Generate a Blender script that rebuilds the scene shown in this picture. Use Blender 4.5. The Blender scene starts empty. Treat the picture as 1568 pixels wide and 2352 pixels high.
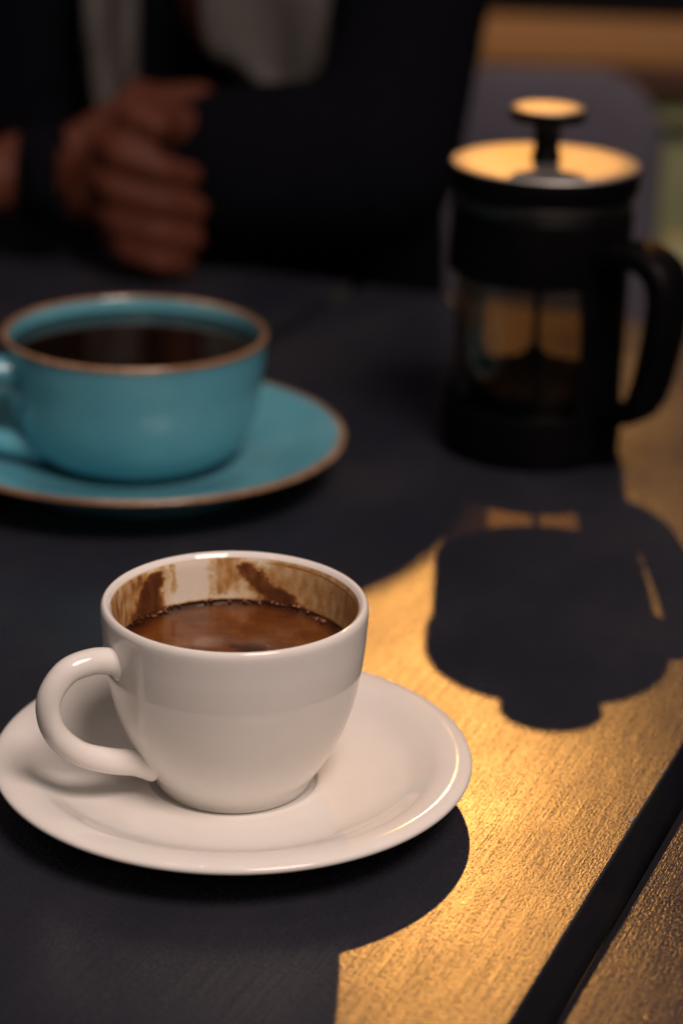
import bpy, bmesh, math, random
from mathutils import Vector, Matrix, noise
R = math.radians
random.seed(7)
sc = bpy.context.scene
C = bpy.context.collection

# ------------------------------------------------------------------ camera, world, lamps, exposure
cam_d = bpy.data.cameras.new('camera'); cam = bpy.data.objects.new('camera', cam_d); C.objects.link(cam)
cam.matrix_world = Matrix.Translation((0, 0, .32401)) @ Matrix.Rotation(R(90 - 20.7426), 4, 'X') @ Matrix.Rotation(R(1.5387), 4, 'Z')
cam_d.sensor_fit = 'VERTICAL'; cam_d.sensor_height = 22.3; cam_d.lens = 22.3 * 5230.7 / 2352
cam_d.clip_start = .02; cam_d.clip_end = 100
cam_d.dof.use_dof = True; cam_d.dof.focus_distance = .655; cam_d.dof.aperture_fstop = 3.7; cam_d.dof.aperture_blades = 7
sc.camera = cam

w = bpy.data.worlds.new('World'); sc.world = w; w.use_nodes = True
w.node_tree.nodes['Background'].inputs[0].default_value = (1.0, .80, .74, 1)
w.node_tree.nodes['Background'].inputs[1].default_value = .027

def lamp(name, kind, loc, energy, color, target=None, **kw):
    d = bpy.data.lights.new(name, kind); d.energy = energy; d.color = color
    for k, v in kw.items(): setattr(d, k, v)
    o = bpy.data.objects.new(name, d); C.objects.link(o); o.location = loc
    if target is not None:
        o.rotation_euler = (Vector(target) - Vector(loc)).to_track_quat('-Z', 'Y').to_euler()
    return o
# the low golden spotlight behind the table, and the small pendant bulbs of the cafe
lamp('golden_spotlight', 'SPOT', (.225, 4.446, 2.08), 164, (1.0, .44, .100), (.05, .75, 0), shadow_soft_size=.022, spot_size=R(48), spot_blend=.25)
PINK = (1.0, .79, .71)
lamp('pendant_lamp', 'AREA', (.55, -.25, 1.75), 35, PINK, (-.03, .62, 0), shape='DISK', size=.8)
for x, y, z, e in [(-.75, -.1, 1.55, 2.0), (-.40, 1.15, 1.9, 2.4), (-.22, 1.25, 1.9, 2.2), (-.02, 1.30, 1.9, 2.2), (.30, -.7, 1.5, 1.6), (.12, -1.0, 1.25, 1.3),
                   (-.10, -1.1, 1.25, 1.3), (-.30, -1.2, 1.15, 1.3), (.62, -1.15, 1.0, 1.3), (-1.25, -.5, 1.2, 1.6), (-1.0, .6, 1.3, 1.3), (.9, -.9, .95, 1.2)]:
    lamp('pendant_bulb', 'POINT', (x, y, z), e*1.3, PINK, shadow_soft_size=.012)

sc.view_settings.view_transform = 'Standard'; sc.view_settings.look = 'None'
sc.view_settings.exposure = 0; sc.view_settings.gamma = 1
sc.render.engine = 'CYCLES'
sc.cycles.use_denoising = True
sc.cycles.max_bounces = 10; sc.cycles.transparent_max_bounces = 16
sc.cycles.sample_clamp_indirect = 4
sc.cycles.caustics_reflective = True; sc.cycles.blur_glossy = .3

# ------------------------------------------------------------------ helpers
def mat(name, color, rough=.5, metal=0, ior=1.5, coat=0, spec=.5):
    m = bpy.data.materials.new(name); m.use_nodes = True
    b = m.node_tree.nodes['Principled BSDF']
    b.inputs['Base Color'].default_value = (*color, 1); b.inputs['Roughness'].default_value = rough
    b.inputs['Metallic'].default_value = metal; b.inputs['IOR'].default_value = ior
    b.inputs['Coat Weight'].default_value = coat; b.inputs['Specular IOR Level'].default_value = spec
    return m
class N:                                            # short node-graph writer
    def __init__(s, m): s.t = m.node_tree; s.b = s.t.nodes.get('Principled BSDF')
    def n(s, typ, **kw):
        o = s.t.nodes.new('ShaderNode' + typ)
        for k, v in kw.items(): setattr(o, k, v)
        return o
    def l(s, a, b): s.t.links.new(a, b)
    def coord(s, scale=(1, 1, 1), out='Object'):
        tc = s.n('TexCoord'); mp = s.n('Mapping'); mp.inputs['Scale'].default_value = scale
        s.l(tc.outputs[out], mp.inputs['Vector']); return mp.outputs[0]
    def noise(s, vec, scale=1, detail=4, rough=.55):
        o = s.n('TexNoise'); o.inputs['Scale'].default_value = scale; o.inputs['Detail'].default_value = detail
        o.inputs['Roughness'].default_value = rough; s.l(vec, o.inputs['Vector']); return o.outputs[0]
    def ramp(s, fac, stops):
        o = s.n('ValToRGB'); e = o.color_ramp.elements
        while len(e) < len(stops): e.new(.5)
        for k, (p, c) in enumerate(stops):
            e[k].position = p; e[k].color = (*c, 1) if len(c) == 3 else c
        s.l(fac, o.inputs[0]); return o.outputs[0]
    def rng(s, fac, a, b, c, d):
        o = s.n('MapRange'); 
        for k, v in zip((1, 2, 3, 4), (a, b, c, d)): o.inputs[k].default_value = v
        s.l(fac, o.inputs[0]); return o.outputs[0]
    def math(s, op, a, b):
        o = s.n('Math', operation=op)
        for k, v in enumerate((a, b)):
            if isinstance(v, (int, float)): o.inputs[k].default_value = v
            else: s.l(v, o.inputs[k])
        return o.outputs[0]
    def bump(s, h, strength, dist):
        o = s.n('Bump'); o.inputs['Strength'].default_value = strength; o.inputs['Distance'].default_value = dist
        s.l(h, o.inputs['Height']); s.l(o.outputs[0], s.b.inputs['Normal'])
def varied(name, c0, c1, scale, rough=.5, rvar=.1, bump=.0, bdist=.001, stretch=(1, 1, 1), **kw):
    m = mat(name, c0, rough, **kw); g = N(m); v = g.coord(stretch)
    f = g.noise(v, scale, 5)
    g.l(g.ramp(f, [(.3, c0), (.7, c1)]), g.b.inputs['Base Color'])
    g.l(g.rng(f, .3, .7, rough - rvar, rough + rvar), g.b.inputs['Roughness'])
    if bump: g.bump(f, bump, bdist)
    return m

def link(name, me, m, parent=None, smooth=True):
    o = bpy.data.objects.new(name, me); C.objects.link(o)
    if m: me.materials.append(m)
    if smooth:
        for p in me.polygons: p.use_smooth = True
    if parent: o.parent = parent
    return o
def tag(o, label, cat, group=None):
    o['label'] = label; o['category'] = cat
    if group: o['group'] = group
    return o
def thing(name, label, cat, loc=(0, 0, 0), rz=0, group=None):
    o = bpy.data.objects.new(name, None); C.objects.link(o); o.empty_display_size = .02
    o.location = loc; o.rotation_euler = (0, 0, rz)
    return tag(o, label, cat, group)
def cr(pts, n=6):                                    # Catmull-Rom through points of any dimension
    out = []
    P = [pts[0]] + list(pts) + [pts[-1]]
    for i in range(1, len(P) - 2):
        for k in range(n):
            t = k / n
            out.append(tuple(.5 * (2*b + (c - a)*t + (2*a - 5*b + 4*c - d)*t*t + (3*b - a - 3*c + d)*t**3) for a, b, c, d in zip(P[i-1], P[i], P[i+1], P[i+2])))
    out.append(tuple(pts[-1])); return out
def lathe(prof, n=128, dz=0):
    v, f = [], []
    for r, z in prof:
        r = max(r, 1e-6)
        for k in range(n):
            a = 2*math.pi*k/n; v.append((r*math.cos(a), r*math.sin(a), z + dz))
    for i in range(len(prof) - 1):
        for k in range(n):
            f.append((i*n + k, i*n + (k+1) % n, (i+1)*n + (k+1) % n, (i+1)*n + k))
    me = bpy.data.meshes.new('lathe'); me.from_pydata(v, [], f)
    bm = bmesh.new(); bm.from_mesh(me); bmesh.ops.remove_doubles(bm, verts=bm.verts, dist=3e-6)
    bmesh.ops.recalc_face_normals(bm, faces=bm.faces); bm.to_mesh(me); bm.free()
    return me
def sweep(path, az, radii, n=24, power=2.0):
    """path: (s, z) points in the vertical plane of heading az; radii: (in-plane, across) per point"""
    e = Vector((math.cos(az), math.sin(az), 0)); B = Vector((-math.sin(az), math.cos(az), 0))
    P = [e*s + Vector((0, 0, z)) for s, z in path]; v, f = [], []
    for i, p in enumerate(P):
        t = (P[min(i+1, len(P)-1)] - P[max(i-1, 0)]).normalized(); nn = B.cross(t)
        a, b = radii[i]
        for k in range(n):
            q = 2*math.pi*k/n; c, s_ = math.cos(q), math.sin(q)
            c = math.copysign(abs(c)**(2/power), c); s_ = math.copysign(abs(s_)**(2/power), s_)
            v.append(p + nn*(a*c) + B*(b*s_))
    for i in range(len(P) - 1):
        for k in range(n): f.append((i*n+k, i*n+(k+1) % n, (i+1)*n+(k+1) % n, (i+1)*n+k))
    f.append(tuple(range(n))); f.append(tuple((len(P)-1)*n + k for k in reversed(range(n))))
    me = bpy.data.meshes.new('sweep'); me.from_pydata(v, [], f)
    bm = bmesh.new(); bm.from_mesh(me); bmesh.ops.recalc_face_normals(bm, faces=bm.faces); bm.to_mesh(me); bm.free()
    return me
def box(x0, x1, y0, y1, z0, z1, bev=.002, seg=2, sub=0):
    bm = bmesh.new(); bmesh.ops.create_cube(bm, size=1)
    for v in bm.verts: v.co = Vector(((x0+x1)/2 + v.co.x*(x1-x0), (y0+y1)/2 + v.co.y*(y1-y0), (z0+z1)/2 + v.co.z*(z1-z0)))
    if bev: bmesh.ops.bevel(bm, geom=list(bm.edges), offset=bev, segments=seg, affect='EDGES', profile=.6)
    me = bpy.data.meshes.new('box'); bm.to_mesh(me); bm.free(); return me
def tube(pts, rad, n=12):
    """round tube along a 3-D path"""
    pts = [Vector(p) for p in pts]; v, f = [], []; up = Vector((.12, .31, .94)).normalized()
    for i, p in enumerate(pts):
        t = (pts[min(i+1, len(pts)-1)] - pts[max(i-1, 0)]).normalized(); a = t.cross(up).normalized(); b = a.cross(t)
        r = rad[i] if isinstance(rad, (list, tuple)) else rad
        for k in range(n):
            q = 2*math.pi*k/n; v.append(p + a*(r*math.cos(q)) + b*(r*math.sin(q)))
    for i in range(len(pts)-1):
        for k in range(n): f.append((i*n+k, i*n+(k+1) % n, (i+1)*n+(k+1) % n, (i+1)*n+k))
    f.append(tuple(range(n))); f.append(tuple((len(pts)-1)*n + k for k in reversed(range(n))))
    me = bpy.data.meshes.new('tube'); me.from_pydata(v, [], f)
    bm = bmesh.new(); bm.from_mesh(me); bmesh.ops.recalc_face_normals(bm, faces=bm.faces); bm.to_mesh(me); bm.free()
    return me

_ICO = {}
def ico(sub):
    if sub not in _ICO:
        b = bmesh.new(); bmesh.ops.create_icosphere(b, subdivisions=sub, radius=1)
        b.verts.index_update(); _ICO[sub] = ([v.co.copy() for v in b.verts], [tuple(v.index for v in f.verts) for f in b.faces]); b.free()
    return _ICO[sub]
def put(V, F, sub, c, sc3):
    vs, fs = ico(sub); n0 = len(V)
    V.extend((c.x + v.x*sc3[0], c.y + v.y*sc3[1], c.z + v.z*sc3[2]) for v in vs)
    F.extend(tuple(n0 + i for i in f) for f in fs)

# ------------------------------------------------------------------ materials
def table_paint():
    m = mat('charcoal_stained_wood', (.016, .0165, .021), .40); g = N(m)
    tc = g.n('TexCoord'); oi = g.n('ObjectInfo')
    add = g.n('VectorMath', operation='ADD'); g.l(tc.outputs['Object'], add.inputs[0])
    cx = g.n('CombineXYZ'); g.l(g.math('MULTIPLY', oi.outputs['Random'], 7.0), cx.inputs[0]); g.l(cx.outputs[0], add.inputs[1])
    base = add.outputs[0]
    def mp(scale):
        o = g.n('Mapping'); o.inputs['Scale'].default_value = scale; g.l(base, o.inputs[0]); return o.outputs[0]
    lines = g.noise(mp((1700, 30, 500)), 1, 3, .6)          # fine straight grain
    speck = g.noise(mp((1350, 700, 900)), 1, 2, .6)         # broken by small pores
    wide = g.noise(mp((120, 5, 60)), 1, 4)                  # broad early/late wood bands
    wear = g.noise(mp((14, 9, 10)), 1, 5, .6)
    h = g.math('ADD', g.math('MULTIPLY', lines, .42), g.math('ADD', g.math('MULTIPLY', speck, .80), g.math('MULTIPLY', wide, .10)))
    g.bump(h, .40, .00025)
    col = g.ramp(wear, [(.3, (.016, .0175, .026)), (.5, (.020, .0215, .030)), (.72, (.029, .029, .035))])
    g.l(col, g.b.inputs['Base Color'])
    rr = g.math('ADD', g.rng(wear, .3, .7, .20, .30), g.math('MULTIPLY', g.math('SUBTRACT', speck, .5), .20))
    pore = g.math('ADD', g.math('MULTIPLY', lines, .45), g.math('MULTIPLY', speck, .55))
    g.l(g.rng(pore, .40, .60, .10, .85), g.b.inputs['Specular IOR Level'])           # open pores are matt
    g.l(rr, g.b.inputs['Roughness'])
    return m
M = {}
M['table'] = table_paint()
M['chip'] = varied('bare_wood_chip', (.26, .21, .15), (.36, .30, .24), 400, .7)
def porcelain():
    m = mat('white_porcelain', (.80, .775, .74), .07); g = N(m); v = g.coord()
    f = g.noise(v, 60, 4)
    g.l(g.ramp(f, [(.35, (.79, .765, .715)), (.65, (.81, .79, .74))]), g.b.inputs['Base Color'])
    g.l(g.rng(g.noise(v, 90, 4), .3, .7, .03, .06), g.b.inputs['Roughness'])
    g.bump(g.noise(v, 25, 2), .10, .0006)
    return m
M['white'] = porcelain()
def stained():
    m = mat('porcelain_with_dried_coffee', (.8, .77, .74), .12); g = N(m)
    a = g.n('Attribute', attribute_name='stain')
    f = g.math('ADD', a.outputs['Fac'], g.math('MULTIPLY', g.math('SUBTRACT', g.noise(g.coord(), 900, 4, .7), .5), g.math('MULTIPLY', a.outputs['Fac'], .45)))
    g.l(g.ramp(f, [(0, (.77, .71, .60)), (.16, (.69, .55, .35)), (.36, (.46, .25, .085)), (.58, (.19, .07, .022)), (.85, (.085, .026, .010)), (1, (.045, .014, .007))]), g.b.inputs['Base Color'])
    g.l(g.rng(f, 0, .8, .10, .34), g.b.inputs['Roughness'])
    g.bump(f, .35, .0006)
    return m
M['stain'] = stained()
def crema():
    m = mat('coffee_crema', (.12, .04, .012), .10); g = N(m); v = g.coord()
    sep = g.n('SeparateXYZ'); tcn = g.n('TexCoord'); g.l(tcn.outputs['Object'], sep.inputs[0])
    r = g.math('SQRT', g.math('ADD', g.math('POWER', sep.outputs[0], 2.0), g.math('POWER', sep.outputs[1], 2.0)), 0.0)
    f = g.noise(v, 70, 6, .62); swirl = g.noise(g.coord((60, 150, 60)), 1, 4); fine = g.noise(v, 1500, 3)
    edge = g.rng(g.math('ADD', r, g.math('MULTIPLY', g.math('SUBTRACT', f, .5), .010)), .0285, .0330, 0, .30)       # thin dark coffee near the wall
    dx = g.math('SUBTRACT', sep.outputs[0], .004); dy = g.math('ADD', sep.outputs[1], .004)
    spot = g.math('SQRT', g.math('ADD', g.math('POWER', dx, 2.0), g.math('POWER', dy, 2.0)), 0.0)
    hole = g.rng(g.math('ADD', spot, g.math('MULTIPLY', g.math('SUBTRACT', f, .5), .014)), .003, .0085, .26, 0)      # break in the crema
    mx = g.math('ADD', g.math('ADD', g.math('MULTIPLY', f, .60), g.math('MULTIPLY', swirl, .28)), g.math('MULTIPLY', fine, .14))
    mx = g.math('SUBTRACT', g.math('SUBTRACT', mx, edge), hole)
    g.l(g.ramp(mx, [(.18, (.020, .006, .003)), (.36, (.070, .020, .006)), (.50, (.125, .038, .009)), (.62, (.185, .066, .016)), (.75, (.25, .11, .034))]), g.b.inputs['Base Color'])
    g.l(g.rng(fine, .3, .7, .06, .14), g.b.inputs['Roughness']); g.bump(fine, .10, .00015)
    return m
M['crema'] = crema()
M['foam'] = mat('brown_foam_film', (.13, .045, .014), .03, coat=.6)
M['black_coffee'] = varied('black_coffee', (.005, .0028, .0016), (.009, .004, .002), 30, .04, .01)
def glaze(name, c0, c1, c2):
    m = mat(name, c0, .10); g = N(m); v = g.coord()
    f = g.math('ADD', g.math('MULTIPLY', g.noise(v, 28, 5), .7), g.math('MULTIPLY', g.noise(v, 500, 3), .3))
    g.l(g.ramp(f, [(.3, c0), (.5, c1), (.7, c2)]), g.b.inputs['Base Color'])
    g.l(g.rng(f, .3, .7, .10, .18), g.b.inputs['Roughness']); g.bump(f, .08, .0006)
    return m
M['teal'] = glaze('teal_glaze', (.085, .315, .40), (.105, .355, .44), (.14, .40, .47))
M['brown_rim'] = glaze('brown_rim_glaze', (.10, .052, .028), (.26, .15, .085), (.52, .38, .25))
M['plastic'] = varied('black_plastic', (.0016, .0015, .0018), (.0026, .0024, .0027), 60, .46, .06, .1, .0003, spec=.09)
M['dark_metal'] = varied('satin_dark_steel', (.09, .085, .08), (.12, .115, .11), 40, .42, .04, metal=1)
M['lid_metal'] = varied('brushed_steel_lid', (.47, .45, .43), (.53, .51, .49), 120, .50, .03, .05, .0002, stretch=(1, 8, 1), metal=1)
def thin_glass():
    m = bpy.data.materials.new('beaker_glass'); m.use_nodes = True; g = N(m)
    g.t.nodes.remove(g.b)
    tr = g.n('BsdfTransparent'); tr.inputs[0].default_value = (.80, .76, .70, 1)
    gl = g.n('BsdfGlossy'); gl.inputs['Roughness'].default_value = .06; gl.inputs[0].default_value = (.9, .9, .9, 1)
    fr = g.n('Fresnel'); fr.inputs[0].default_value = 1.45
    mx = g.n('MixShader'); g.l(g.math('MULTIPLY', fr.outputs[0], .7), mx.inputs[0]); g.l(tr.outputs[0], mx.inputs[1]); g.l(gl.outputs[0], mx.inputs[2])
    g.l(mx.outputs[0], g.t.nodes['Material Output'].inputs[0])
    return m
M['glass'] = thin_glass()
M['plunger'] = varied('dull_plunger_mesh', (.006, .0055, .005), (.010, .009, .008), 200, .85, .05, .3, .0004, spec=.08)
M['floor'] = varied('dark_floor', (.012, .012, .013), (.02, .019, .019), 6, .6, .1)
M['skin'] = varied('skin', (.072, .021, .0115), (.100, .030, .016), 45, .6, .05, spec=.2)
M['jacket'] = varied('navy_black_cloth', (.0018, .0019, .0038), (.0030, .0031, .0055), 70, .95, .04, .3, .001, spec=.06)
M['scarf'] = varied('grey_knit', (.068, .064, .060), (.098, .092, .086), 130, .9, .05, .4, .001, spec=.2)
M['hair'] = varied('dark_hair', (.006, .005, .004), (.012, .009, .007), 90, .5, .1)
M['eye'] = mat('eye', (.02, .015, .012), .1)
M['lip'] = mat('lip', (.30, .09, .07), .45)
M['chair_grey'] = varied('grey_upholstery', (.075, .071, .096), (.10, .094, .122), 60, .85, .05, .3, .001)
M['black_steel'] = varied('black_steel', (.005, .005, .0055), (.008, .008, .008), 30, .5, .08, spec=.25)
M['oak'] = varied('varnished_oak', (.115, .060, .042), (.18, .102, .072), 8, .68, .05, .2, .0006, stretch=(1, 14, 4))
M['dark_oak'] = varied('brown_oak', (.065, .026, .014), (.10, .043, .024), 8, .68, .05, .2, .0006, stretch=(1, 14, 4))
M['green'] = varied('olive_green_paint', (.24, .27, .13), (.32, .35, .19), 25, .5, .1)

# ------------------------------------------------------------------ floor
me = bpy.data.meshes.new('floor'); me.from_pydata([(-12, -4, 0), (12, -4, 0), (12, 20, 0), (-12, 20, 0)], [], [(0, 1, 2, 3)])
fl = link('floor', me, M['floor']); fl.location.z = -.74; fl['kind'] = 'structure'

# ------------------------------------------------------------------ the table the cups stand on
tb = thing('cafe_table', 'charcoal stained wooden plank table under the cups, gold light across its grain', 'table', (.046, .4932, -.74), R(-21.96))
TZ = .74
def board(x0, x1, y0=-.34, y1=.648, bev=.0008, seg=2):
    cx = (x0 + x1)/2
    m_ = box(x0 - cx, x1 - cx, y0, y1, -.026, 0, bev, seg)
    o = link('board', m_, M['table'], tb, False); o.location = (cx, 0, TZ)
    for p in m_.polygons: p.use_smooth = False
    return o
main_board = board(-.300, 0)
rb = board(.0092, .235, bev=.0032, seg=1); rb.rotation_euler.y = R(1.6); rb.location.z -= .0037      # slightly warped board
board(-.575, -.3092); board(-.845, -.5842)
for y in (-.22, .20, .52):
    o = link('cross_batten', box(-.82, .21, y - .03, y + .03, TZ - .058, TZ - .0275, .002), M['black_steel'], tb, False)
for x in (-.78, .17):
    for y in (-.27, .57):
        link('leg', box(x - .022, x + .022, y - .022, y + .022, 0, TZ - .0275, .002), M['black_steel'], tb, False)
# splintered spots on the board's edge where bare wood shows
def chip(lx, ly, a, b, rot):
    bm = bmesh.new(); vs = []
    k = 9
    for i in range(k):
        q = 2*math.pi*i/k; r = 1 + .45*noise.noise(Vector((lx*90 + i*1.7, ly*50, 3)))
        vs.append(bm.verts.new((a*r*math.cos(q), b*r*math.sin(q), .00025)))
    top = bm.faces.new(vs); g = bmesh.ops.extrude_face_region(bm, geom=[top])
    for v in g['geom']:
        if isinstance(v, bmesh.types.BMVert): v.co.z -= .0012
    bmesh.ops.recalc_face_normals(bm, faces=bm.faces)
    m_ = bpy.data.meshes.new('chip'); bm.to_mesh(m_); bm.free()
    o = link('bare_wood_chip', m_, M['chip'], main_board, False)
    o.location = (lx + .15 - .0004, ly, .0); o.rotation_euler = (0, R(6), rot)
chip(-.0012, .118, .0008, .0018, .15); chip(-.0010, .152, .0004, .0012, .1)

# ------------------------------------------------------------------ white saucer and cup
WX, WY = -.03042, .6132
sp = cr([(.0, .0048), (.014, .0048), (.0236, .0048), (.0246, .0050), (.0253, .0059), (.0262, .0063), (.0285, .0063), (.0320, .0066), (.037, .0070), (.046, .0080), (.0525, .0096), (.0575, .0121), (.0615, .0141), (.0655, .01495), (.0690, .01495), (.0710, .0143),
         (.0715, .0132), (.0706, .0124), (.066, .0116), (.056, .0082), (.047, .0048), (.041, .0030), (.0395, .0006), (.0380, 0), (.0362, .0008), (.0350, .0022), (.02, .0024), (.0, .0024)], 6)
tag(link('white_saucer', lathe(sp, 192), M['white']), 'white porcelain saucer with golden glints, under the white cup', 'saucer').location = (WX, WY, 0)
Z0 = .0050
cup = thing('white_cup', 'small white porcelain cup with ear handle and coffee stains inside', 'cup', (WX, WY, Z0))
outer = cr([(.0203, .0058), (.0213, .0050), (.0225, .0052), (.0233, .0062), (.0242, .0080), (.0254, .0102), (.0274, .0134), (.0312, .0200), (.0352, .0305), (.0376, .0420), (.0386, .0500), (.0390, .0560), (.03925, .0608), (.0390, .0626), (.0382, .0636), (.0372, .0634), (.0363, .0624)], 6)
bottom = [(0.0, .0086), (.0195, .0084), (.0203, .0075)]
link('bowl', lathe(bottom + outer, 192, -Z0), M['white'], cup)
# inner wall with dried coffee
ip = cr([(.0363, .0624), (.0358, .0604), (.0355, .0575), (.0351, .0530), (.0345, .0480), (.0336, .042), (.030, .028), (.022, .0165), (.012, .0132), (0.0, .0130)], 10)
CZ = .0482
na = 720; v, f, st = [], [], []
zt = .0618
def sm(a, b, x):
    t = min(1, max(0, (x - a)/(b - a))); return t*t*(3 - 2*t)
def band(x, c, wd, soft=.35): return 1 - sm(wd*(1 - soft), wd*(1 + soft), abs(x - c))
def interp(x, tab):
    for (a, p), (b, q) in zip(tab, tab[1:]):
        if x <= b: return p + (q - p)*max(0, (x - a)/(b - a))
    return tab[-1][1]
def nz(a, b, c=0.): return noise.noise(Vector((a, b, c)))
def stain_at(phi, vv):
    s = math.sin(phi); back = math.cos(phi) > -.05
    e = .050*nz(phi*6, vv*3.5, 1) + .034*nz(phi*17, vv*8, 2) + .026*nz(phi*44, vv*18, 3) + .012*nz(phi*110, vv*40, 4)
    gr = .5 + .5*nz(phi*16, vv*3.0, 5); fine = .5 + .5*nz(phi*60, vv*26, 6)
    streak = max(0, .5 + .62*nz(phi*15, vv*2.2, 9) + .25*nz(phi*40, vv*6, 10))
    d = .05*gr
    if back:
        # slanting dark run on the left
        wd = interp(vv, [(0, .130), (.5, .098), (.9, .055), (1, .03)])
        d = max(d, (.72 + .22*gr)*band(s + e*.7, interp(vv, [(0, -.80), (.5, -.765), (1, -.70)]), wd, .60)*(1 - sm(.90, 1.0, vv)))
        if s < -.70: d = max(d, (.20 + .32*gr + .24*fine*sm(.4, .8, gr))*sm(-.70, -.80, s)*(1 - sm(.97, 1.06, vv)))
        d = max(d, (.20 + .20*gr)*band(s + e, interp(vv, [(0, -.83), (1, -.73)]), .15, .7)*(1 - sm(.92, 1.02, vv)))
        # thin drip
        d = max(d, .42*band(s + e*.5, -.585 + .02*vv, .020, .6)*sm(.28, .42, vv)*(.4 + .7*fine))
        d = max(d, .30*band(s + e, -.64, .05, .7)*sm(.80, .92, vv))
        # pale smear at the back
        d = max(d, (.16 + .36*streak)*band(s + e, -.12, .125, .5)*sm(.06, .40, vv + .25*streak - .1))
        d = max(d, .30*band(s + e, -.255, .02, .6)*band(vv, .30, .16, .6))
        # big dark run to the right of the middle
        wd = interp(vv, [(0, .24), (.25, .20), (.5, .145), (.8, .078), (.95, .055)])
        d = max(d, (.60 + .40*gr - .28*(1 - fine)*sm(.25, .7, vv))*band(s + e*1.5, interp(vv, [(0, .40), (.2, .335), (.42, .215), (.65, .105), (.95, .03)]), wd, .55)*(1 - sm(.88, .98, vv)))
        d = max(d, (.22 + .20*gr)*band(s + e*1.8, interp(vv, [(0, .42), (.2, .38), (.42, .27), (.65, .16), (.95, .05)]), wd*1.75, .6)*(1 - sm(.93, 1.02, vv)))
        # translucent brown film and rings on the right
        if s > .12:
            k = sm(.12, .34, s)
            d = max(d, k*(.18 + .20*gr + .16*fine*gr))
            for c0, a0 in ((.93, .60), (.74, .26), (.55, .30), (.34, .27)):
                c = c0 + .05*nz(phi*3, c0*9, 4) + (.02*s if c0 < .9 else -.015*s)
                d = max(d, k*a0*band(vv, c, .030, .8)*(.45 + .8*fine))
            d = max(d, .45*sm(.78, .98, s)*(.5 + .6*gr))
    d = max(d, (.68 + .2*gr)*(1 - sm(.015, .10 + .06*gr, vv)))
    return max(0, min(1, d*(.86 + .28*fine)))
for i, (r, z) in enumerate(ip):
    vv = (z - CZ)/(zt - CZ)
    for k in range(na):
        a = 2*math.pi*k/na; v.append((max(r, 1e-5)*math.cos(a), max(r, 1e-5)*math.sin(a), z - Z0))
        st.append(stain_at(math.atan2(math.cos(a), math.sin(a)), vv) if z < .0622 else 0.)
for i in range(len(ip) - 1):
    for k in range(na): f.append((i*na+k, i*na+(k+1) % na, (i+1)*na+(k+1) % na, (i+1)*na+k))
me = bpy.data.meshes.new('inner_wall'); me.from_pydata(v, [], f)
at = me.attributes.new('stain', 'FLOAT', 'POINT'); at.data.foreach_set('value', st)
o = link('inner_wall', me, M['stain'], cup); o['label'] = 'white inner wall streaked with dried brown coffee'
# ear handle
hp = cr([(.0345, .0505), (.0385, .0515), (.0455, .0528), (.0535, .0510), (.0588, .0436), (.0576, .0338), (.0505, .0252), (.0410, .0204), (.0330, .0180), (.0270, .0165)], 8)
def hr(t):
    base = .0035 + .0006*abs(2*t - 1)
    return (base + .0040*(1 - sm(0, .13, t)) + .0014*sm(.88, 1, t), base*1.05 + .0034*(1 - sm(0, .13, t)) + .0018*sm(.88, 1, t))
link('handle', sweep([(s, z - Z0) for s, z in hp], R(210), [hr(i/(len(hp)-1)) for i in range(len(hp))], 32), M['white'], cup)
# coffee inside it
pr = [(0, CZ - .0005), (.012, CZ - .0004), (.024, CZ - .0002), (.0308, CZ), (.0333, CZ + .0003), (.0345, CZ + .0010)]
cof = tag(link('coffee', lathe(cr(pr, 6), 128, -CZ), M['crema']), 'brown coffee with crema filling the small white cup', 'coffee'); cof.location = (WX, WY, CZ)
V, F = [], []
for i in range(1500):
    a = random.uniform(0, 2*math.pi); dn = nz(math.cos(a)*4, math.sin(a)*4, 7) + .6*nz(a*11, 2, 3)
    if random.random() > .04 + 1.3*max(0, dn - .06) + .30*max(0, math.sin(a + .25) - .75): continue
    r = .0343 - abs(random.gauss(0, .0009 + .0016*max(0, dn))); s = min(.00085, .00012 + random.expovariate(1/.00017))
    put(V, F, 2 if s > .0003 else 1, Vector((r*math.cos(a), r*math.sin(a), .00055 + (r - .0325)*.35)), (s*1.2, s*1.2, s*.8))
me = bpy.data.meshes.new('foam'); me.from_pydata(V, [], F)
o = link('foam_bubbles', me, M['foam'], cof); o['kind'] = 'stuff'

# ------------------------------------------------------------------ teal saucer and cup
TX, TY = -.08594, .8932
ts = thing('teal_saucer', 'teal glazed saucer with brown edge line, under the teal cup', 'saucer', (TX, TY, 0))
top = cr([(0, .0068), (.028, .0068), (.034, .0072), (.037, .0080), (.048, .0102), (.062, .0142), (.075, .0180), (.0838, .0200)], 6)
edge = cr([(.0838, .0200), (.0856, .0203), (.0866, .0197), (.0868, .0188), (.0860, .0180)], 5)
under = cr([(.0860, .0180), (.076, .0140), (.064, .0092), (.055, .0058), (.0530, .0012), (.0515, 0), (.0495, .0010), (.048, .0040), (.02, .0040), (0, .0040)], 6)
link('dish', lathe(top, 160), M['teal'], ts); link('edge_line', lathe(edge, 160), M['brown_rim'], ts); link('underside', lathe(under, 160), M['teal'], ts)
TZ0 = .0069
tc = thing('teal_cup', 'wide teal glazed cup with brown rim holding black coffee', 'cup', (TX, TY, TZ0))
to = cr([(0, .0090), (.024, .0088), (.0260, .0072), (.0285, .0069), (.0300, .0078), (.0355, .0098), (.0420, .0142), (.0468, .0205), (.0499, .0290), (.0518, .0390), (.0530, .0490), (.0537, .0575), (.0542, .0605)], 6)
tr = cr([(.0542, .0605), (.0544, .0614), (.0540, .0624), (.0528, .0628), (.0516, .0625), (.0510, .0617)], 5)
ti = cr([(.0510, .0617), (.0505, .0570), (.0496, .0480), (.0476, .0340), (.0415, .0190), (.028, .0122), (0, .0115)], 6)
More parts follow.
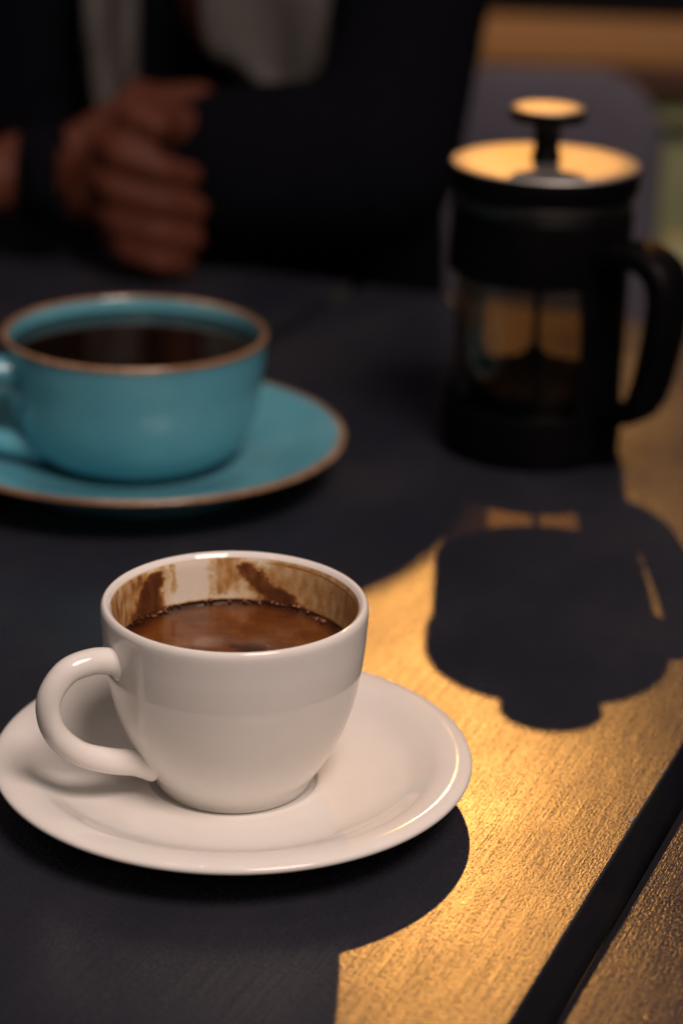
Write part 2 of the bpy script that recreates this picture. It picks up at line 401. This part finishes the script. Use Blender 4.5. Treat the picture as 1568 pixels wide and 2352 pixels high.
link('bowl', lathe(to, 160, -TZ0), M['teal'], tc); link('rim', lathe(tr, 160, -TZ0), M['brown_rim'], tc); link('inner_wall', lathe(ti, 160, -TZ0), M['teal'], tc)
hp = cr([(.0480, .0490), (.0550, .0505), (.0650, .0500), (.0725, .0430), (.0720, .0330), (.0650, .0240), (.0540, .0195), (.0400, .0170)], 8)
link('handle', sweep([(s, z - TZ0) for s, z in hp], R(201), [(.0048 + .003*abs(2*i/(len(hp)-1) - 1)**4, .0062 + .003*abs(2*i/(len(hp)-1) - 1)**4) for i in range(len(hp))], 28), M['teal'], tc)
o = tag(link('black_coffee', lathe(cr([(0, .0562), (.03, .0562), (.0485, .05622), (.0502, .0568)], 5), 128, -.0562), M['black_coffee']), 'black coffee filling the wide teal cup', 'coffee'); o.location = (TX, TY, .0562)

# ------------------------------------------------------------------ french press
PX, PY = .08146, .94529
fp = thing('french_press', 'black french press with glass beaker, round lid knob and side handle', 'french press', (PX, PY, 0))
AZ = R(-45)
link('base', lathe(cr([(0, .0), (.033, 0), (.0362, .0004), (.0382, .0022), (.0388, .0055), (.0388, .0160), (.0386, .0228), (.0380, .0238), (.0366, .0236), (.0364, .0210), (.0362, .006), (.030, .004), (0, .004)], 4), 128), M['plastic'], fp)
link('beaker', lathe(cr([(0, .0048), (.030, .0050), (.0348, .0075), (.0357, .012), (.0357, .05), (.0357, .10), (.0360, .1085), (.0372, .1115), (.0375, .1128), (.0366, .1130), (.0350, .1090), (.0341, .10), (.0341, .05), (.0341, .013), (.0330, .0090), (.028, .0070), (0, .0068)], 4), 128), M['glass'], fp)
link('collar_ring', lathe([(.0371, .1075), (.0378, .1077), (.0378, .1120), (.0374, .1143), (.0366, .1143)], 128), M['dark_metal'], fp)
link('collar', lathe([(.0362, .0795), (.0376, .0790), (.0382, .0797), (.0383, .0830), (.0383, .1050), (.0381, .1072), (.0374, .1078), (.0362, .1074), (.0362, .0795)], 128), M['plastic'], fp)
# strut on the handle side, a curved strip between base and collar
bm = bmesh.new(); half = R(29); rows = []
for zi in range(9):
    z = .0232 + (.0806 - .0232)*zi/8; row = []
    wv = half*(1 - .10*math.sin(math.pi*zi/8))
    for k in range(13):
        a = AZ + R(7) - wv + 2*wv*k/12; row.append((bm.verts.new((.0363*math.cos(a), .0363*math.sin(a), z)), bm.verts.new((.0381*math.cos(a), .0381*math.sin(a), z))))
    rows.append(row)
for i in range(8):
    for k in range(12):
        for j in (0, 1): bm.faces.new((rows[i][k][j], rows[i][k+1][j], rows[i+1][k+1][j], rows[i+1][k][j]))
    for k in (0, 12): bm.faces.new((rows[i][k][0], rows[i][k][1], rows[i+1][k][1], rows[i+1][k][0]))
bmesh.ops.recalc_face_normals(bm, faces=bm.faces)
me = bpy.data.meshes.new('strut'); bm.to_mesh(me); bm.free(); link('strut', me, M['plastic'], fp)
hp = cr([(.0370, .0905), (.0440, .0945), (.0550, .0955), (.0650, .0910), (.0690, .0815), (.0684, .0690), (.0660, .0540), (.0630, .0410), (.0586, .0322), (.0505, .0270), (.0420, .0248), (.0370, .0235)], 6)
def phr(t):
    a = interp(t, [(0, .0046), (.12, .0050), (.28, .0064), (.45, .0064), (.68, .0059), (.80, .0052), (.90, .0026), (1, .0022)])
    b = interp(t, [(0, .0110), (.3, .0105), (.7, .0095), (.9, .0065), (1, .0065)])
    return a, b
link('handle', sweep(hp, AZ, [phr(i/(len(hp)-1)) for i in range(len(hp))], 28, 3.0), M['plastic'], fp)
lid = link('lid', lathe([(0, .1252), (.012, .1252), (.030, .12505), (.0380, .1247), (.0394, .1245), (.0399, .1237), (.0400, .1225), (.0400, .1160), (.0397, .1150), (.0390, .1146), (.0368, .1145), (.0345, .1145), (.0338, .108), (.0330, .108), (.032, .1158), (0, .1158)], 160), M['plastic'], fp)
link('lid_plate', lathe([(.0062, .1256), (.0100, .1257), (.030, .12565), (.0388, .1255), (.0394, .1252), (.0396, .1247)], 160), M['lid_metal'], lid)
link('knob', lathe(cr([(.0056, .1254), (.0060, .1268), (.0062, .1282), (.0060, .1294), (.0055, .1302), (.0053, .1340), (.0056, .1385), (.0070, .1410), (.0120, .1424), (.0150, .1432), (.0157, .1446), (.0157, .1468), (.0154, .1478), (.0148, .1480), (0, .1480)], 4), 96), M['plastic'], lid)
link('knob_cap', lathe([(0, .1486), (.0100, .1486), (.0146, .1484), (.0152, .1480), (.0153, .1476)], 96), M['lid_metal'], lid)
link('plunger_rod', lathe([(0, .030), (.0016, .030), (.0016, .118), (0, .118)], 20), M['black_steel'], fp)
pl = link('plunger_plate', lathe(cr([(0, .0450), (.0035, .0448), (.0045, .0425), (.010, .0392), (.020, .0345), (.0300, .0322), (.0330, .0317), (.0338, .0312), (.0336, .0304), (.030, .0302), (0, .0302)], 5), 96), M['plunger'], fp)
turns = []
for i in range(420):
    q = 2*math.pi*i/420; qq = q*70
    rr = .0325 + .0011*math.cos(qq); turns.append((rr*math.cos(q), rr*math.sin(q), .0291 + .0011*math.sin(qq)))
link('filter_spring', tube(turns, .00022, 5), M['plunger'], pl)

# ------------------------------------------------------------------ the person behind the table
per = thing('person', 'person in dark jacket and grey scarf leaning on the table, one hand gripping the sleeve', 'person', (-.11, 1.47, -.29))
OFF = Vector((.11, -1.47, .29))
def blobs(name, chains, m, parent, voxel, smooth_it=4, extra=None):
    V, F = [], []
    for ch in chains:
        for (p, r), (q, s) in zip(ch, ch[1:]):
            p, q = Vector(p), Vector(q); L = (q - p).length; n_ = max(2, int(L/(min(r, s)*.28)) + 1)
            for k in range(n_ + 1):
                t = k/n_
                put(V, F, 2 if max(r, s) < .03 else 3, p.lerp(q, t) + OFF, (r + (s - r)*t,)*3)
    for c, sc3 in (extra or []): put(V, F, 4, Vector(c) + OFF, sc3)
    me = bpy.data.meshes.new(name); me.from_pydata(V, [], F)
    o = link(name, me, m, parent)
    rm = o.modifiers.new('join', 'REMESH'); rm.mode = 'VOXEL'; rm.voxel_size = voxel; rm.use_smooth_shade = True
    s_ = o.modifiers.new('soften', 'SMOOTH'); s_.iterations = smooth_it; s_.factor = .5
    return o
HY = 1.197
fist = []      # closed left fist: each finger leaves the palm, bends at the knuckles and tucks its tip in; index to little, then the thumb
for z, r, l in ((.0715, .0095, .0), (.0535, .0099, -.003), (.0365, .0094, -.002), (.0210, .0085, .003)):
    fist.append([((-.100, 1.244, z + .001), r*1.08), ((-.122, 1.232, z + .002), r*1.06), ((-.131 + l, 1.210, z + .001), r), ((-.122 + l, HY, z - .002), r*.97), ((-.101, HY - .002, z - .0085), r*.90), ((-.086 - l, HY + .008, z - .0135), r*.80)])
fist.append([((-.085, 1.238, .072), .0135), ((-.104, 1.222, .0875), .0105), ((-.117, 1.208, .0890), .0094), ((-.103, 1.200, .0845), .0082)])
fist += [[((-.080, 1.246, .066), .019), ((-.100, 1.240, .066), .017)], [((-.080, 1.246, .048), .021), ((-.102, 1.240, .046), .018)], [((-.080, 1.248, .034), .017), ((-.100, 1.242, .030), .014)], [((-.045, 1.25, .050), .022), ((-.085, 1.246, .050), .024)]]
# right hand lies behind the fist, its fingers over the other sleeve
other = [[((-.158, 1.270, .058), .0115), ((-.125, 1.272, .082), .0095), ((-.098, 1.294, .084), .0085), ((-.082, 1.302, .078), .0075)],
         [((-.157, 1.274, .052), .0115), ((-.118, 1.276, .082), .0095), ((-.088, 1.298, .084), .0085), ((-.072, 1.306, .074), .0075)],
         [((-.158, 1.278, .044), .0110), ((-.122, 1.288, .086), .0090), ((-.094, 1.304, .078), .0082), ((-.080, 1.308, .066), .0072)],
         [((-.160, 1.280, .038), .0100), ((-.128, 1.294, .072), .0082), ((-.104, 1.306, .064), .0074), ((-.092, 1.308, .054), .0066)],
         [((-.166, 1.266, .034), .0120), ((-.148, 1.272, .022), .0105), ((-.130, 1.276, .014), .0090)]]
fingers = fist + other
body = blobs('body', fingers + [
    [((-.185, 1.246, .054), .017), ((-.160, 1.268, .054), .0140)], [((-.186, 1.246, .042), .018), ((-.160, 1.272, .042), .0130)],
    [((-.190, 1.240, .046), .0205), ((-.215, 1.232, .046), .0215), ((-.300, 1.262, .055), .034), ((-.355, 1.290, .060), .038), ((-.285, 1.42, .30), .046)],
    [((-.095, 1.47, .38), .055), ((-.068, 1.44, .46), .052)], [((-.105, 1.45, .33), .05), ((-.094, 1.385, .175), .026), ((-.089, 1.360, .118), .011), ((-.089, 1.359, .103), .006)],
    [((-.110, 1.47, .30), .08), ((-.110, 1.50, -.15), .10)], [((-.02, 1.46, .31), .05), ((.022, 1.32, .12), .030), ((.01, 1.26, .05), .03), ((-.06, 1.252, .050), .024)],
    # head: skull, jaw, nose, ears
    [((-.055, 1.385, .500), .040), ((-.055, 1.372, .485), .036)], [((-.055, 1.318, .558), .010), ((-.055, 1.306, .534), .0115)]],
    M['skin'], per, .0034, 3,
    extra=[((-.056, 1.405, .570), (.074, .092, .100)), ((-.055, 1.378, .520), (.058, .066, .066)), ((-.131, 1.415, .555), (.010, .020, .032)), ((.019, 1.415, .555), (.010, .020, .032))])
for s in (-1, 1):
    me = bpy.data.meshes.new('eye'); bm = bmesh.new(); bmesh.ops.create_icosphere(bm, subdivisions=3, radius=.0115, matrix=Matrix.Translation(Vector((-.055 + s*.030, 1.326, .574)) + OFF)); bm.to_mesh(me); bm.free()
    link('eye', me, M['eye'], per)
me = bpy.data.meshes.new('mouth'); bm = bmesh.new(); bmesh.ops.create_icosphere(bm, subdivisions=3, radius=1, matrix=Matrix.Translation(Vector((-.055, 1.322, .505)) + OFF) @ Matrix.Diagonal((.024, .008, .006, 1))); bm.to_mesh(me); bm.free()
link('mouth', me, M['lip'], per)
blobs('hair', [[((-.06, 1.48, .56), .06), ((-.08, 1.50, .42), .06), ((-.09, 1.50, .36), .05)], [((.006, 1.43, .55), .030), ((.013, 1.43, .46), .032), ((.008, 1.43, .38), .032)], [((-.12, 1.43, .55), .028), ((-.128, 1.43, .46), .032), ((-.13, 1.43, .38), .030)]], M['hair'], per, .006, 4,  # long side locks out of view, added to keep the spotlight off the coffee
      extra=[((-.056, 1.425, .600), (.084, .094, .090))])
blobs('jacket', [
    [((-.235, 1.47, .30), .075), ((-.115, 1.475, .345), .075), ((.014, 1.43, .308), .064)],
    [((.016, 1.43, .308), .066), ((.036, 1.365, .20), .054), ((.028, 1.295, .105), .043), ((.012, 1.256, .056), .049)],
    [((.012, 1.256, .056), .049), ((-.06, 1.250, .052), .048), ((-.074, 1.250, .051), .040)],
    [((-.235, 1.46, .31), .065), ((-.31, 1.38, .18), .060), ((-.352, 1.30, .075), .055), ((-.300, 1.268, .058), .046), ((-.258, 1.25, .054), .040)],
    [((-.11, 1.47, .25), .10), ((-.11, 1.485, .05), .115), ((-.11, 1.50, -.18), .13)],
    [((-.19, 1.46, .25), .085), ((-.20, 1.47, .05), .095), ((-.20, 1.49, -.18), .10)], [((-.04, 1.46, .25), .075), ((-.025, 1.47, .05), .085), ((-.02, 1.49, -.18), .095)],
    [((-.18, 1.40, -.205), .080), ((-.22, 1.20, -.20), .070), ((-.22, 1.16, -.22), .065)], [((-.03, 1.40, -.205), .080), ((0, 1.20, -.20), .070), ((0, 1.16, -.22), .065)]],
    M['jacket'], per, .0065, 3)
def scarf_end(pts, name='scarf_end'):
    """hanging knit strip: rows of (z, x left, x right, y); folds across its width"""
    bm = bmesh.new(); rows = []; K = 22
    rr = cr(pts, 6)
    for i, (z, a, b, y) in enumerate(rr):
        row = []
        for k in range(K + 1):
            t = k/K; yy = y - .006*math.sin(t*math.pi) + .0042*math.sin(t*9.5 + z*34) + .002*math.sin(t*19 - z*60)
            row.append((bm.verts.new(Vector((a + (b - a)*t, yy, z)) + OFF), bm.verts.new(Vector((a + (b - a)*t, yy + .009, z)) + OFF)))
        rows.append(row)
    n_ = len(rows)
    for i in range(n_ - 1):
        for k in range(K):
            for j in (0, 1): bm.faces.new((rows[i][k][j], rows[i][k+1][j], rows[i+1][k+1][j], rows[i+1][k][j]))
        for k in (0, K): bm.faces.new((rows[i][k][0], rows[i][k][1], rows[i+1][k][1], rows[i+1][k][0]))
    for i in (0, n_ - 1):
        for k in range(K): bm.faces.new((rows[i][k][0], rows[i][k+1][0], rows[i][k+1][1], rows[i][k][1]))
    bmesh.ops.recalc_face_normals(bm, faces=bm.faces)
    me = bpy.data.meshes.new(name); bm.to_mesh(me); bm.free()
    return link(name, me, M['scarf'], per)
scarf_end([(.43, -.080, -.010, 1.390), (.34, -.082, -.005, 1.335), (.22, -.084, -.002, 1.318), (.15, -.087, .006, 1.314), (.112, -.086, .004, 1.316), (.094, -.070, -.004, 1.318), (.078, -.042, -.014, 1.320)])
scarf_end([(.43, -.170, -.130, 1.400), (.34, -.168, -.130, 1.365), (.22, -.160, -.127, 1.352), (.13, -.158, -.127, 1.350), (.080, -.158, -.128, 1.352), (.054, -.152, -.130, 1.354)])
blobs('collar_wrap', [[((-.15, 1.42, .40), .030), ((-.085, 1.375, .395), .030), ((-.025, 1.42, .40), .030), ((-.04, 1.49, .41), .032), ((-.14, 1.49, .41), .032), ((-.15, 1.42, .40), .030)]], M['scarf'], per, .006)
# dark band round the wrist, added to keep the back of the hand dark
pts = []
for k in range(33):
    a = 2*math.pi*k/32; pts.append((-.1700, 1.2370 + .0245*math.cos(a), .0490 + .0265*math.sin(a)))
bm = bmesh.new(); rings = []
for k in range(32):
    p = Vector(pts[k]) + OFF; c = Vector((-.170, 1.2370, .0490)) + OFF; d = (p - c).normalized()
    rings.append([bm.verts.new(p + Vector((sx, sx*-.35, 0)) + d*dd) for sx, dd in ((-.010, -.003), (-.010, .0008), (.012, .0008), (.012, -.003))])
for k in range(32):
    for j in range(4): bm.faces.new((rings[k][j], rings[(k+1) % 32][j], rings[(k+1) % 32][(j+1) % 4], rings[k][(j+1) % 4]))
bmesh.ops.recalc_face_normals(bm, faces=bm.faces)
me = bpy.data.meshes.new('wrist_band'); bm.to_mesh(me); bm.free(); link('dark_wrist_band', me, M['jacket'], per)

# ------------------------------------------------------------------ grey chair the person sits on
ch = thing('chair', 'grey upholstered chair with rounded back behind the french press', 'chair', (-.02, 1.50, -.74))
def pad(name, x0, x1, z0, z1, y, thick, rad, parent, m, bow=.0):
    """rounded upright cushion"""
    out = []
    for (cx, cz, a0) in ((x1 - rad, z1 - rad, 0), (x0 + rad, z1 - rad, 90), (x0 + rad, z0 + rad, 180), (x1 - rad, z0 + rad, 270)):
        for k in range(9):
            a = R(a0 + 90*k/8); out.append((cx + rad*math.cos(a), cz + rad*math.sin(a)))
    mx, mz = (x0 + x1)/2, (z0 + z1)/2; bm = bmesh.new(); loops = []
    for s_, yy in ((.0, -.5), (.7, -.5), (.9, -.46), (.98, -.3), (1, 0), (.98, .3), (.9, .46), (.7, .5), (0, .5)):
        loops.append([bm.verts.new((mx + (px - mx)*max(s_, .001), y + yy*thick + bow*((px - mx)*s_)**2, mz + (pz - mz)*max(s_, .001))) for px, pz in out])
    n_ = len(out)
    for a, b in zip(loops, loops[1:]):
        for k in range(n_): bm.faces.new((a[k], a[(k+1) % n_], b[(k+1) % n_], b[k]))
    bmesh.ops.remove_doubles(bm, verts=bm.verts, dist=.0004); bmesh.ops.recalc_face_normals(bm, faces=bm.faces)
    me = bpy.data.meshes.new(name); bm.to_mesh(me); bm.free(); return link(name, me, m, parent)
pad('backrest', -.235, .245, .47, .788, .155, .05, .055, ch, M['chair_grey'], -.4)
o = link('seat', box(-.23, .23, -.28, .14, .385, .43, .015, 4), M['chair_grey'], ch)
for x in (-.2, .2):
    link('leg', tube([(x, -.25, .385), (x*1.1, -.27, 0)], .012), M['black_steel'], ch)
    link('leg', tube([(x, .12, .60), (x, .12, .385), (x*1.08, .18, 0)], .012), M['black_steel'], ch)

# ------------------------------------------------------------------ neighbouring table and green chair in the background
nt = thing('wooden_table', 'neighbouring table with varnished brown plank top and green apron', 'table', (.36, 2.14, -.74), R(-4))
for k, (y0, y1) in enumerate(((-.135, -.050), (-.044, .042), (.048, .135))):
    o = link('plank', box(-.62, .62, y0, y1, .704, .730, .003), M['dark_oak' if k == 0 else 'oak'], nt, False)
link('apron', box(-.585, .585, -.110, -.090, .672, .7025, .002), M['green'], nt, False)
link('lower_panel', box(-.585, .585, -.104, -.090, .50, .655, .002), M['green'], nt, False)
link('apron', box(-.585, .585, .090, .110, .640, .7025, .002), M['green'], nt, False)
for x in (-.56, .56):
    for y in (-.086, .086): link('leg', box(x - .02, x + .02, y - .018 if y > 0 else y, y if y > 0 else y + .018, 0, .700, .002), M['green'], nt, False)
gc = thing('green_chair', 'olive green slatted chair pushed in by the neighbouring table', 'chair', (.43, 1.86, -.74), R(-4))
for x in (-.17, .17): link('back_post', tube([(x, -.19, .0), (x, -.17, .44), (x, -.20, .655)], .013), M['green'], gc)
for z in (.46, .505, .55, .595, .637): link('back_slat', box(-.166, .166, -.199, -.183, z - .014, z + .014, .003), M['green'], gc, False)
for y in (-.13, -.07, -.01, .05, .11, .17): link('seat_slat', box(-.19, .19, y - .025, y + .025, .420, .436, .003), M['green'], gc, False)
for x in (-.17, .17):
    link('leg', tube([(x, .17, 0), (x, .16, .420)], .013), M['green'], gc)
    link('seat_rail', box(x - .012, x + .012, -.165, .185, .398, .4195, .002), M['green'], gc, False)
